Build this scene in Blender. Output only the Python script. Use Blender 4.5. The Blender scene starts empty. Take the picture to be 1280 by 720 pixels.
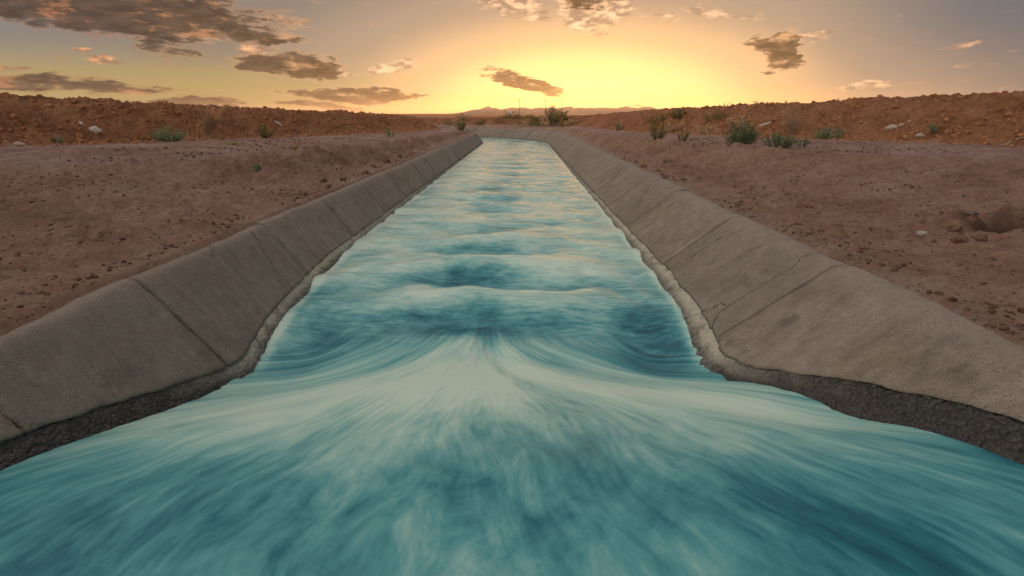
import bpy, bmesh, math, random
import numpy as np
from mathutils import Vector, noise as mnoise

random.seed(7)
RNG = np.random.default_rng(11)
SC = bpy.context.scene
COL = SC.collection
R = math.radians

# ------------------------------------------------------------------ camera
cam_d = bpy.data.cameras.new('camera')
cam_d.sensor_width = 36.0
cam_d.lens = 604.0 / 1280.0 * 36.0
cam_d.clip_start = 0.05
cam_d.clip_end = 30000.0
cam = bpy.data.objects.new('camera', cam_d)
cam.location = (0.0, 0.0, 1.70)
cam.rotation_euler = (R(90 - 19.846), 0.0, R(1.07))
COL.objects.link(cam)
SC.camera = cam

# ------------------------------------------------------------------ exposure
SC.view_settings.view_transform = 'Standard'
SC.view_settings.look = 'None'
SC.view_settings.gamma = 1.0
SC.view_settings.use_curve_mapping = False
SC.view_settings.exposure = 0.55
SC.cycles.max_bounces = 3
SC.cycles.diffuse_bounces = 1
SC.cycles.glossy_bounces = 2
SC.cycles.use_adaptive_sampling = True
SC.cycles.adaptive_threshold = .03
SC.cycles.transmission_bounces = 2
SC.cycles.caustics_reflective = False
SC.cycles.caustics_refractive = False

# ------------------------------------------------------------------ world
SUN_AZ, SUN_EL = 6.5, 1.0
world = bpy.data.worlds.new('World')
SC.world = world
world.cycles.sampling_method = 'MANUAL'
world.cycles.sample_map_resolution = 512
world.use_nodes = True
WT = world.node_tree
WT.nodes.clear()


class NB:
    """small helper for writing node trees"""
    def __init__(self, tree):
        self.t = tree

    def n(self, kind, **kw):
        nd = self.t.nodes.new(kind)
        for k, v in kw.items():
            setattr(nd, k, v)
        return nd

    def link(self, a, b):
        self.t.links.new(a, b)

    def put(self, sock, v):
        if isinstance(v, bpy.types.NodeSocket):
            self.link(v, sock)
        elif v is not None:
            sock.default_value = v

    def math(self, op, a, b=None, c=None, clamp=False):
        nd = self.n('ShaderNodeMath', operation=op, use_clamp=clamp)
        for i, v in enumerate((a, b, c)):
            self.put(nd.inputs[i], v)
        return nd.outputs[0]

    def vmath(self, op, a, b=None, out=0):
        nd = self.n('ShaderNodeVectorMath', operation=op)
        self.put(nd.inputs[0], a)
        if b is not None:
            self.put(nd.inputs[1], b)
        return nd.outputs[out]

    def mapr(self, v, a, b, c=0.0, d=1.0, interp='SMOOTHSTEP'):
        nd = self.n('ShaderNodeMapRange', interpolation_type=interp)
        nd.clamp = True
        self.put(nd.inputs[0], v)
        for i, q in enumerate((a, b, c, d)):
            self.put(nd.inputs[i + 1], q)
        return nd.outputs[0]

    def mapping(self, vec, loc=(0, 0, 0), rot=(0, 0, 0), scale=(1, 1, 1), kind='POINT'):
        nd = self.n('ShaderNodeMapping', vector_type=kind)
        self.link(vec, nd.inputs[0])
        nd.inputs[1].default_value = loc
        nd.inputs[2].default_value = rot
        nd.inputs[3].default_value = scale
        return nd.outputs[0]

    def noise(self, vec, scale=1.0, detail=4.0, rough=0.55, dist=0.0, color=False):
        nd = self.n('ShaderNodeTexNoise')
        self.link(vec, nd.inputs['Vector'])
        nd.inputs['Scale'].default_value = scale
        nd.inputs['Detail'].default_value = detail
        nd.inputs['Roughness'].default_value = rough
        nd.inputs['Distortion'].default_value = dist
        return nd.outputs['Color' if color else 'Fac']

    def voronoi(self, vec, scale=1.0, out='Distance', feature='F1'):
        nd = self.n('ShaderNodeTexVoronoi', feature=feature)
        self.link(vec, nd.inputs['Vector'])
        nd.inputs['Scale'].default_value = scale
        return nd.outputs[out]

    def mix(self, fac, a, b, blend='MIX'):
        nd = self.n('ShaderNodeMix', data_type='RGBA', blend_type=blend)
        self.put(nd.inputs[0], fac)
        self.put(nd.inputs[6], a if isinstance(a, bpy.types.NodeSocket) else (*a, 1.0))
        self.put(nd.inputs[7], b if isinstance(b, bpy.types.NodeSocket) else (*b, 1.0))
        return nd.outputs[2]

    def ramp(self, fac, stops, interp='LINEAR'):
        nd = self.n('ShaderNodeValToRGB')
        nd.color_ramp.interpolation = interp
        el = nd.color_ramp.elements
        while len(el) < len(stops):
            el.new(0.5)
        for e, (p, c) in zip(el, stops):
            e.position = p
            e.color = (*c, 1.0) if len(c) == 3 else c
        self.put(nd.inputs[0], fac)
        return nd.outputs[0]

    def attr(self, name, out='Fac'):
        nd = self.n('ShaderNodeAttribute', attribute_name=name)
        return nd.outputs[out]

    def sep(self, v):
        nd = self.n('ShaderNodeSeparateXYZ')
        self.link(v, nd.inputs[0])
        return nd.outputs

    def comb(self, x=0.0, y=0.0, z=0.0):
        nd = self.n('ShaderNodeCombineXYZ')
        for i, v in enumerate((x, y, z)):
            self.put(nd.inputs[i], v)
        return nd.outputs[0]

    def bump(self, h, strength=0.5, dist=0.02, normal=None):
        nd = self.n('ShaderNodeBump')
        nd.inputs['Strength'].default_value = strength
        nd.inputs['Distance'].default_value = dist
        self.link(h, nd.inputs['Height'])
        if normal is not None:
            self.link(normal, nd.inputs['Normal'])
        return nd.outputs[0]


# clouds of the dusk sky: azimuth, elevation, half width, half height (degrees), tilt, weight
DARK_CLOUDS = [(-37.0, 8.2, 15.5, 2.3, -1, 1), (-27.0, 7.4, 6.0, 1.0, -8, .9), (-23.5, 4.5, 6.2, 1.4, -2, 1), (-27.0, 4.3, 3.2, .6, -1, .9),
               (-17.4, 1.9, 8.5, .8, -2, 1.0), (-20.7, .8, 6.2, .42, -2, .95), (.2, 3.1, 6.3, .9, -13, 1), (6.5, 10.8, 2.6, 1.3, -1, .85),
               (25.4, 5.6, 2.3, 2.2, -13, 1.0), (-41.7, 2.1, 10.5, .7, -1, .85), (-32.1, 1.1, 5.8, .55, 1, .9), (-34.3, 5.6, 3.6, .9, 0, .65), (12.9, .7, 2.0, .24, 0, .6)]
LIT_CLOUDS = [(7.4, 10.2, 4.6, 2.3, -1, 1), (-1.2, 10.5, 5.0, 1.1, -12, .95), (28.2, 6.9, 2.8, .65, 4, .8), (-38.5, 4.3, 1.4, .5, 6, .9), (-40.0, 4.8, .9, .35, -1, .85),
              (-44.2, 3.3, 2.0, .5, -5, .7), (-26.3, 5.9, 2.3, .7, 9, .8), (-20.2, 4.3, 4.2, .75, -8, .85), (-13.4, 4.9, 2.9, .8, 11, .85), (39.0, 5.3, 1.6, .42, 8, .7),
              (32.9, 2.3, 3.4, .4, 2, .65), (20.4, 9.1, 4.5, .7, -10, .55), (14.4, 9.6, 3.3, .7, -7, .5), (-24.0, 8.6, 3.0, .5, -6, .6)]


def cloud_group(clouds, high):
    g = bpy.data.node_groups.new('CloudMask', 'ShaderNodeTree')
    g.interface.new_socket('Vector', in_out='INPUT', socket_type='NodeSocketVector')
    g.interface.new_socket('Mask', in_out='OUTPUT', socket_type='NodeSocketFloat')
    b = NB(g)
    gi, go = b.n('NodeGroupInput'), b.n('NodeGroupOutput')
    v = gi.outputs[0]
    wv = b.mapping(v, scale=(.16, .5, 1))
    warp = b.vmath('SUBTRACT', b.noise(wv, 1.0, 4, .6, color=True), (.5, .5, .5))
    warp = b.vmath('MULTIPLY', warp, (8.0, 2.0, 0))
    p = b.vmath('ADD', v, warp)
    m = None
    for az, el, rx, ry, tilt, w in clouds:
        q = b.mapping(p, (az, el, 0), (0, 0, R(tilt)), (rx * 1.25, ry * 1.35, 1), 'TEXTURE')
        d = b.vmath('LENGTH', q, out=1)
        k = b.mapr(d, 1.0, .25, 0.0, w)
        m = k if m is None else b.math('MAXIMUM', m, k)
    if high:   # high clouds of the rest of the sky
        hi = b.noise(b.mapping(p, scale=(.035, .11, 1)), 1.0, 4, .6)
        up = b.mapr(b.sep(v)[1], 11.0, 16.0)
        hi = b.math('MULTIPLY', b.mapr(hi, .5, .72, 0, .75), up)
        m = b.math('MAXIMUM', m, hi)
    fine = b.noise(b.mapping(v, scale=(.42, 1.7, 1)), 1.0, 7, .68)
    m = b.math('ADD', m, b.math('MULTIPLY', b.math('SUBTRACT', fine, .5), 2.3))
    b.link(b.mapr(m, .20, .85), go.inputs[0])
    return g


def build_world():
    b = NB(WT)
    d = b.n('ShaderNodeTexCoord').outputs['Generated']
    x, y, z = b.sep(d)
    az = b.math('MULTIPLY', b.math('ARCTAN2', x, y), 180 / math.pi)
    el = b.math('MULTIPLY', b.math('ARCSINE', z), 180 / math.pi)
    ae = b.comb(az, el, 0)
    sky = b.n('ShaderNodeTexSky', sky_type='NISHITA')
    sky.sun_disc = False
    sky.sun_elevation = R(SUN_EL)
    sky.sun_rotation = R(SUN_AZ)
    sky.air_density = 1.3
    sky.dust_density = 3.0
    sky.ozone_density = 1.0
    nish = b.vmath('SCALE', sky.outputs[0])
    WT.nodes[-1].inputs['Scale'].default_value = 0.014
    # glow of the low sun in the dusty air: smooth in the angle from the sun; unseen upper sky raised to fill the ground
    da = b.math('DIVIDE', b.math('SUBTRACT', az, 6.5), 1.0)
    de = b.math('MULTIPLY', el, 2.6)
    dist = b.math('SQRT', b.math('ADD', b.math('MULTIPLY', da, da), b.math('MULTIPLY', de, de)))
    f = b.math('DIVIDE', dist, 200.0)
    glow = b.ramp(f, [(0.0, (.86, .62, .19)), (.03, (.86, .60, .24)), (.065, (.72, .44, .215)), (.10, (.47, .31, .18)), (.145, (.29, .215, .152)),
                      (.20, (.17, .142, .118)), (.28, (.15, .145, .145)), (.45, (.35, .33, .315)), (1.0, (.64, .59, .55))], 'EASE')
    # the left of the sky keeps a greenish yellow cast low down, the right turns slate blue
    lw = b.math('MULTIPLY', b.mapr(az, -4.0, -30.0), b.mapr(el, 6.5, 2.0))
    lw = b.math('MULTIPLY', lw, b.mapr(az, -100.0, -60.0))
    glow = b.mix(b.math('MULTIPLY', lw, .75), glow, (.37, .27, .085))
    rw = b.math('MULTIPLY', b.mapr(az, 24.0, 46.0), b.mapr(el, 1.5, 8.0))
    glow = b.mix(b.math('MULTIPLY', rw, .8), glow, (.06, .08, .115))
    # warm band lying on the horizon
    band = b.mapr(el, 0.0, 3.2, 1.0, 0.0)
    near = b.mapr(b.math('ABSOLUTE', da), 0.0, 42.0, 1.0, 0.0)
    glow = b.mix(b.math('MULTIPLY', b.math('MULTIPLY', band, near), .75), glow, (1.0, .47, .10))
    # the sky next to the sun is far brighter than film can hold
    hot = b.n('ShaderNodeMix', data_type='RGBA', blend_type='MULTIPLY')
    hot.inputs[0].default_value = 1.0
    hk = b.math('POWER', b.mapr(dist, 31, 0, 0, 1, 'LINEAR'), 1.7)
    b.link(b.comb(hk, hk, hk), hot.inputs[6])
    hot.inputs[7].default_value = (.95, .48, .07, 1)
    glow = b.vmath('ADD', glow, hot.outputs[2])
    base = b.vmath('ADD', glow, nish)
    m1 = b.n('ShaderNodeGroup'); m1.node_tree = cloud_group(DARK_CLOUDS, True)
    b.link(ae, m1.inputs[0])
    m2 = b.n('ShaderNodeGroup'); m2.node_tree = cloud_group(LIT_CLOUDS, False)
    b.link(ae, m2.inputs[0])
    mk = m1.outputs[0]
    rim = b.math('MULTIPLY', b.mapr(mk, .8, .35), b.mapr(dist, 70, 8, .4, 1.0))
    tex = b.noise(b.mapping(ae, scale=(.28, .95, 1)), 1.0, 5, .65)
    lit = b.math('ADD', b.math('MULTIPLY', rim, .8), b.mapr(tex, .52, .68, 0, .65), clamp=True)
    body = b.mix(b.mapr(dist, 5, 50), (.12, .07, .028), (.046, .031, .023))
    body = b.mix(b.mapr(b.noise(b.mapping(ae, scale=(.5, 1.6, 1)), 1.0, 4, .6), .4, .62, 0, .5), body, b.mix(b.mapr(dist, 5, 50), (.30, .17, .07), (.12, .075, .05)))
    edge = b.mix(b.mapr(dist, 8, 55), (.95, .56, .27), (.50, .20, .085))
    cc = b.mix(lit, body, edge)
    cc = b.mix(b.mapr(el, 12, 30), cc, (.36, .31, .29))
    # sunlit cumulus: peach with soft grey folds
    fold = b.noise(b.mapping(ae, scale=(.6, 1.5, 1)), 1.0, 5, .6)
    lc = b.mix(b.mapr(fold, .42, .62), b.mix(b.mapr(dist, 10, 60), (.34, .21, .13), (.20, .11, .065)), b.mix(b.mapr(dist, 10, 60), (.95, .62, .36), (.62, .25, .09)))
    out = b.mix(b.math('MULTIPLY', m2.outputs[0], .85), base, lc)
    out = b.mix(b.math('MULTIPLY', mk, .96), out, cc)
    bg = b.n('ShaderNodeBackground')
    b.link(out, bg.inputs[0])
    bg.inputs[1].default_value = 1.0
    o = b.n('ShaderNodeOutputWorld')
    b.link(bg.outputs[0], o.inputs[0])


build_world()

# ------------------------------------------------------------------ sun
sl = bpy.data.lights.new('sun', 'SUN')
sl.energy = 3.0
sl.angle = R(1.0)
sl.color = (1.0, .46, .16)
sun = bpy.data.objects.new('sun', sl)
dv = Vector((math.sin(R(SUN_AZ)) * math.cos(R(SUN_EL)), math.cos(R(SUN_AZ)) * math.cos(R(SUN_EL)), math.sin(R(SUN_EL))))
sun.rotation_euler = dv.to_track_quat('Z', 'Y').to_euler()
sun.location = dv * 50
COL.objects.link(sun)


# ------------------------------------------------------------------ numpy noise
_PERM = RNG.permutation(512).astype(np.int64)
_PERM = np.concatenate([_PERM, _PERM])
_GR = np.stack([np.cos(np.linspace(0, 2 * np.pi, 64, endpoint=False)), np.sin(np.linspace(0, 2 * np.pi, 64, endpoint=False))], 1)


def perlin(x, y, seed=0):
    x = np.asarray(x, float); y = np.asarray(y, float)
    xi = np.floor(x).astype(np.int64); yi = np.floor(y).astype(np.int64)
    xf = x - xi; yf = y - yi
    u = xf ** 3 * (xf * (xf * 6 - 15) + 10); v = yf ** 3 * (yf * (yf * 6 - 15) + 10)

    def g(ix, iy, dx, dy):
        h = _PERM[(_PERM[(ix + seed * 37) & 511] + iy + seed * 91) & 511] & 63
        return _GR[h, 0] * dx + _GR[h, 1] * dy
    a = g(xi, yi, xf, yf); b_ = g(xi + 1, yi, xf - 1, yf)
    c = g(xi, yi + 1, xf, yf - 1); d = g(xi + 1, yi + 1, xf - 1, yf - 1)
    return ((a + (b_ - a) * u) * (1 - v) + (c + (d - c) * u) * v) * 1.5


def fbm(x, y, oct=4, seed=0, gain=.5):
    s = 0; a = 1.0; t = 0
    for i in range(oct):
        s = s + a * perlin(x * 2 ** i, y * 2 ** i, seed + i)
        t += a; a *= gain
    return s / t


def cells(x, y, seed=0):
    """distance to the nearest scattered point and a random value of it"""
    x = np.asarray(x, float); y = np.asarray(y, float)
    xi = np.floor(x).astype(np.int64); yi = np.floor(y).astype(np.int64)
    best = np.full(x.shape, 9.0); val = np.zeros(x.shape)
    for ox in (-1, 0, 1):
        for oy in (-1, 0, 1):
            h = _PERM[(_PERM[(xi + ox + seed * 53) & 511] + yi + oy) & 511]
            px = xi + ox + (h & 31) / 32.0
            py = yi + oy + ((h >> 4) & 31) / 32.0
            d = (px - x) ** 2 + (py - y) ** 2
            k = d < best
            best = np.where(k, d, best); val = np.where(k, (h & 255) / 255.0, val)
    return np.sqrt(best), val


def sstep(t):
    t = np.clip(t, 0, 1)
    return t * t * (3 - 2 * t)


# --BEGIN TERRAIN
# ------------------------------------------------------------------ canal path and land profile
BEND_S, BEND_R, BEND_T = 27.0, 8.0, R(80)


def path(s, n):
    """canal coordinates (metres along, metres to the right) to x, y"""
    s = np.asarray(s, float); n = np.asarray(n, float)
    th = np.clip((s - BEND_S) / BEND_R, 0, BEND_T)
    x = -BEND_R + (BEND_R + n) * np.cos(th)
    y = np.minimum(s, BEND_S) + (BEND_R + n) * np.sin(th)
    ex = np.maximum(s - BEND_S - BEND_R * BEND_T, 0)
    return x - ex * np.sin(th), y + ex * np.cos(th)


TOP_Z = .72
SIDES = {'left': (-1, 1.90, .75), 'right': (1, 1.22, 1.29)}     # sign, half width at z = 0, slope


def wall_n(side, z):
    sg, n0, k = SIDES[side]
    return sg * (n0 + k * z)


HS = [-9, .9, 1.2, 1.5, 1.8, 2.2, 2.5, 2.75, 3.0, 3.4, 3.9, 5, 8, 27, 60]
HL = [.36, .36, .345, .31, .25, .15, .08, .02, -.02, .06, .11, .17, .19, .19, .19]
HR = [.52, .52, .515, .49, .42, .30, .19, .09, .045, .075, .11, .13, .13, .15, .15]
HX = np.linspace(-12, 70, 8201)
_gk = np.exp(-np.linspace(-2.5, 2.5, 41) ** 2); _gk /= _gk.sum()
HLS = np.convolve(np.pad(np.interp(HX, HS, HL), 20, mode='edge'), _gk, 'valid')
HRS = np.convolve(np.pad(np.interp(HX, HS, HR), 20, mode='edge'), _gk, 'valid')


def water_h(s, side=None):
    return np.interp(s, HX, HLS if side == 'left' else HRS)


PROFILE = {
    # s, slope break n, bench z, berm foot n, berm crest n, crest z
    'right': np.array([[-40, 7.0, 1.22, 13.0, 15.0, 2.35], [5.5, 6.6, 1.22, 9.6, 11.6, 2.28], [7.5, 4.6, 1.21, 9.0, 11.0, 2.20], [10.5, 3.9, 1.15, 8.0, 9.9, 2.08],
                       [13, 3.5, 1.10, 6.9, 8.7, 2.00], [17, 3.0, 1.04, 5.7, 7.3, 1.92], [21, 2.8, 1.0, 4.8, 6.4, 1.85], [27, 2.7, .95, 4.2, 5.8, 1.76],
                       [31, 2.7, .92, 4.0, 5.6, 1.55], [36, 2.7, .92, 4.0, 5.6, 1.35], [42, 2.7, .92, 4.0, 5.6, 1.30], [5000, 2.7, .92, 4.0, 5.6, 1.2]], float),
    'left': np.array([[-40, 7.2, 1.20, 13.0, 15.0, 2.30], [5.0, 6.4, 1.20, 10.4, 12.3, 2.26], [6.8, 3.9, 1.20, 9.6, 11.4, 2.17], [10, 3.6, 1.13, 8.4, 10.2, 2.02],
                      [13, 3.4, 1.08, 7.2, 8.9, 1.88], [17, 3.2, 1.03, 6.0, 7.6, 1.80], [21, 3.0, .99, 5.0, 6.6, 1.70], [27, 2.9, .93, 4.4, 6.0, 1.55],
                      [31, 2.9, .90, 4.2, 6.0, 1.40], [5000, 2.9, .90, 4.2, 6.0, 1.3]], float)}


def land(side, s, n):
    """mean height of the land without its roughness; n is the distance from the canal axis"""
    P = PROFILE[side]
    s = np.asarray(s, float); n = np.asarray(n, float)
    it = lambda c: np.interp(s, P[:, 0], P[:, c])
    nb, zb, nf, nc, zc = it(1), it(2), it(3), it(4), it(5)
    nt = abs(wall_n(side, TOP_Z)) + .10
    z0 = TOP_Z + (.03 if side == 'left' else .015)
    t = np.clip((n - nt) / (nb - nt), 0, 1)
    cut = sstep((s - 5.5) / 3.0)
    z = z0 + (zb - .06 - z0) * ((1 - cut) * (.35 * t + .65 * t * sstep(t)) + cut * (.22 * t + .78 * sstep((t - .30) / .62)))
    z = z + .06 * sstep((n - nb) / 1.6)
    z = z + (zc - zb) * sstep((n - nf) / (nc - nf)) ** .9
    flat = 1.0
    z = z + (flat - zc) * sstep((n - nc - .25) / 2.6)
    berm = sstep((n - nf + .25) / .5) * (1 - .0 * n)
    bench = sstep((n - nb + .3) / .7) * (1 - berm)
    return z, bench, berm
# --END TERRAIN


# ------------------------------------------------------------------ mesh helpers
def mesh_obj(name, verts, faces, mat, parent=None, smooth=True):
    me = bpy.data.meshes.new(name)
    me.from_pydata([tuple(v) for v in verts], [], [tuple(f) for f in faces])
    me.update()
    return link_mesh(name, me, mat, parent, smooth)


def link_mesh(name, me, mat, parent=None, smooth=True):
    if mat is not None:
        me.materials.append(mat)
    if smooth:
        me.polygons.foreach_set('use_smooth', np.ones(len(me.polygons), bool))
    o = bpy.data.objects.new(name, me)
    COL.objects.link(o)
    if parent is not None:
        o.parent = parent
        o.matrix_parent_inverse.identity()
    return o


def grid_mesh(name, X, Y, Z, flip=False):
    """fast grid mesh from 2-D arrays"""
    a, b_ = X.shape
    co = np.stack([X, Y, Z], -1).reshape(-1, 3).astype(np.float32)
    i = np.arange(a * b_).reshape(a, b_)
    q = np.stack([i[:-1, :-1], i[:-1, 1:], i[1:, 1:], i[1:, :-1]], -1).reshape(-1, 4)
    if flip:
        q = q[:, ::-1]
    me = bpy.data.meshes.new(name)
    me.vertices.add(len(co)); me.vertices.foreach_set('co', co.ravel())
    me.loops.add(q.size); me.loops.foreach_set('vertex_index', q.ravel().astype(np.int32))
    me.polygons.add(len(q))
    me.polygons.foreach_set('loop_start', np.arange(0, q.size, 4, dtype=np.int32))
    me.update(calc_edges=True)
    me.validate()
    return me


def fattr(me, name, arr):
    at = me.attributes.new(name, 'FLOAT', 'POINT')
    at.data.foreach_set('value', np.asarray(arr, np.float32).ravel())


def tag(o, label=None, cat=None, group=None, kind=None):
    for k, v in (('label', label), ('category', cat), ('group', group), ('kind', kind)):
        if v:
            o[k] = v
    return o


def empty(name, loc=(0, 0, 0)):
    o = bpy.data.objects.new(name, None)
    o.location = loc
    o.empty_display_size = .2
    COL.objects.link(o)
    return o


def new_mat(name):
    m = bpy.data.materials.new(name)
    m.use_nodes = True
    m.node_tree.nodes.clear()
    b = NB(m.node_tree)
    bs = b.n('ShaderNodeBsdfPrincipled')
    o = b.n('ShaderNodeOutputMaterial')
    b.link(bs.outputs[0], o.inputs[0])
    return m, b, bs


# ------------------------------------------------------------------ materials
def mat_soil():
    m, b, bs = new_mat('soil')
    pos = b.n('ShaderNodeNewGeometry').outputs['Position']
    n1 = b.noise(pos, 1.3, 6, .6)
    n2 = b.noise(pos, 14, 6, .68)
    n3 = b.noise(pos, 90, 4, .65)
    n4 = b.noise(b.mapping(pos, loc=(3, 9, 0)), 4.5, 6, .7)
    t = b.math('ADD', b.math('MULTIPLY', n1, .3), b.math('ADD', b.math('MULTIPLY', n2, .3), b.math('ADD', b.math('MULTIPLY', n4, .2), b.math('MULTIPLY', n3, .2))))
    t = b.math('ADD', b.math('MULTIPLY', b.math('SUBTRACT', t, .5), 1.35), .47)
    slope = b.ramp(t, [(.30, (.26, .128, .078)), (.46, (.48, .285, .192)), (.62, (.65, .44, .32))])
    bench = b.ramp(t, [(.34, (.24, .125, .085)), (.46, (.48, .295, .225)), (.60, (.64, .46, .385))])
    berm = b.ramp(t, [(.34, (.18, .068, .028)), (.47, (.45, .195, .092)), (.62, (.66, .33, .17))])
    dust = b.ramp(t, [(.3, (.36, .27, .225)), (.65, (.52, .43, .37))])
    c = b.mix(b.attr('bench'), slope, bench)
    c = b.mix(b.attr('berm'), c, berm)
    c = b.mix(b.math('MULTIPLY', b.attr('dust'), b.mapr(n2, .3, .6)), c, dust)
    c = b.mix(b.attr('pit_dark'), c, (.06, .035, .022))  # darker tone in the eroded hole and the shallow pits
    # little pebbles and dark grit
    v = b.voronoi(pos, 38)
    vc = b.sep(b.voronoi(pos, 38, 'Color'))[0]
    grit = b.math('MULTIPLY', b.mapr(v, .34, .20), b.mapr(vc, .76, .80))
    c = b.mix(b.math('MULTIPLY', grit, .75), c, (.10, .075, .07))
    pale = b.math('MULTIPLY', b.mapr(v, .26, .14), b.mapr(vc, .16, .14))
    c = b.mix(b.math('MULTIPLY', pale, .7), c, (.62, .55, .5))
    c = b.mix(b.math('MULTIPLY', b.mapr(n3, .40, .60), .5), c, b.mix(1.0, c, (.55, .5, .5), 'MULTIPLY'))
    b.link(c, bs.inputs['Base Color'])
    bs.inputs['Roughness'].default_value = .95
    bs.inputs['Specular IOR Level'].default_value = .15
    h = b.math('ADD', b.math('MULTIPLY', n2, .5), b.math('MULTIPLY', n3, .45))
    h = b.math('ADD', h, b.math('MULTIPLY', grit, .5))
    b.link(b.bump(h, 1.0, .085), bs.inputs['Normal'])
    return m


def mat_concrete():
    m, b, bs = new_mat('concrete')
    pos = b.n('ShaderNodeNewGeometry').outputs['Position']
    tint = b.n('ShaderNodeObjectInfo').outputs['Random']
    n1 = b.noise(pos, 1.1, 5, .6)
    n2 = b.noise(pos, 9, 6, .65)
    n3 = b.noise(pos, 120, 3, .7)
    streak = b.noise(b.mapping(pos, scale=(1.6, 16, 1.6)), 1.0, 5, .65)
    t = b.math('ADD', b.math('MULTIPLY', n1, .34), b.math('ADD', b.math('MULTIPLY', n2, .36), b.math('MULTIPLY', streak, .30)))
    c = b.ramp(t, [(.34, (.165, .125, .092)), (.48, (.31, .243, .182)), (.62, (.46, .375, .29))])
    c = b.mix(b.mapr(tint, 0, 1, 0, .35, 'LINEAR'), c, (.27, .225, .19))
    rust = b.mapr(b.noise(pos, 3.3, 5, .65), .56, .72, 0, .55)
    c = b.mix(rust, c, (.30, .20, .12))
    stain = b.mapr(b.noise(b.mapping(pos, loc=(7, 3, 1)), 2.4, 6, .7), .55, .7, 0, .6)
    c = b.mix(stain, c, (.13, .11, .095))
    c = b.mix(b.math('MULTIPLY', b.attr('dusty'), .8), c, (.40, .32, .27))
    v = b.voronoi(pos, 95)
    vc = b.sep(b.voronoi(pos, 95, 'Color'))
    sp = b.math('MULTIPLY', b.mapr(v, .38, .22), b.mapr(vc[0], .72, .78))
    c = b.mix(b.math('MULTIPLY', sp, .8), c, b.mix(b.mapr(vc[1], .3, .6), (.15, .125, .10), (.55, .49, .41)))
    c = b.mix(b.mapr(n3, .42, .66, 0, .55), c, (.15, .12, .095))
    ck = b.noise(pos, 2.2, 4, .6, color=True)
    ck = b.vmath('ADD', pos, b.vmath('SCALE', ck))
    m.node_tree.nodes[-2].inputs['Scale'].default_value = .35
    ce = b.voronoi(b.mapping(ck, scale=(.7, 1.1, .7)), 1.0, 'Distance', 'DISTANCE_TO_EDGE')
    ce = b.math('MULTIPLY', b.mapr(ce, .007, .002), b.mapr(b.noise(pos, .9, 3, .5), .47, .56))
    c = b.mix(b.math('MULTIPLY', ce, .75), c, (.06, .05, .042))
    b.link(c, bs.inputs['Base Color'])
    bs.inputs['Roughness'].default_value = .88
    bs.inputs['Specular IOR Level'].default_value = .25
    h = b.math('ADD', b.math('MULTIPLY', n2, .5), b.math('MULTIPLY', n3, .6))
    h = b.math('ADD', h, b.math('MULTIPLY', sp, .4))
    b.link(b.bump(h, .9, .014), bs.inputs['Normal'])
    return m


def mat_footing():
    m, b, bs = new_mat('exposed_aggregate')
    pos = b.n('ShaderNodeNewGeometry').outputs['Position']
    n2 = b.noise(pos, 8, 5, .65)
    v = b.voronoi(pos, 55)
    vc = b.sep(b.voronoi(pos, 55, 'Color'))
    c = b.ramp(n2, [(.3, (.11, .105, .09)), (.5, (.20, .18, .15)), (.7, (.36, .32, .25))])
    c = b.mix(.55, c, b.ramp(vc[0], [(.1, (.05, .05, .045)), (.5, (.19, .17, .14)), (.9, (.45, .40, .32))]))
    # wet algae-dark film where the upstream pool splashes
    c = b.mix(b.math('MULTIPLY', b.attr('wet'), .95), c, b.mix(1.0, c, (.09, .09, .08), 'MULTIPLY'))
    c = b.mix(b.math('MULTIPLY', b.attr('pale_band'), b.mapr(n2, .3, .55, .2, .8)), c, (.72, .63, .47))  # paler tone on the footing from the joint onward
    b.link(c, bs.inputs['Base Color'])
    b.link(b.mapr(b.attr('wet'), 0, 1, .75, .35), bs.inputs['Roughness'])
    h = b.math('SUBTRACT', 1.0, v)
    b.link(b.bump(h, .9, .012), bs.inputs['Normal'])
    return m


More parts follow.
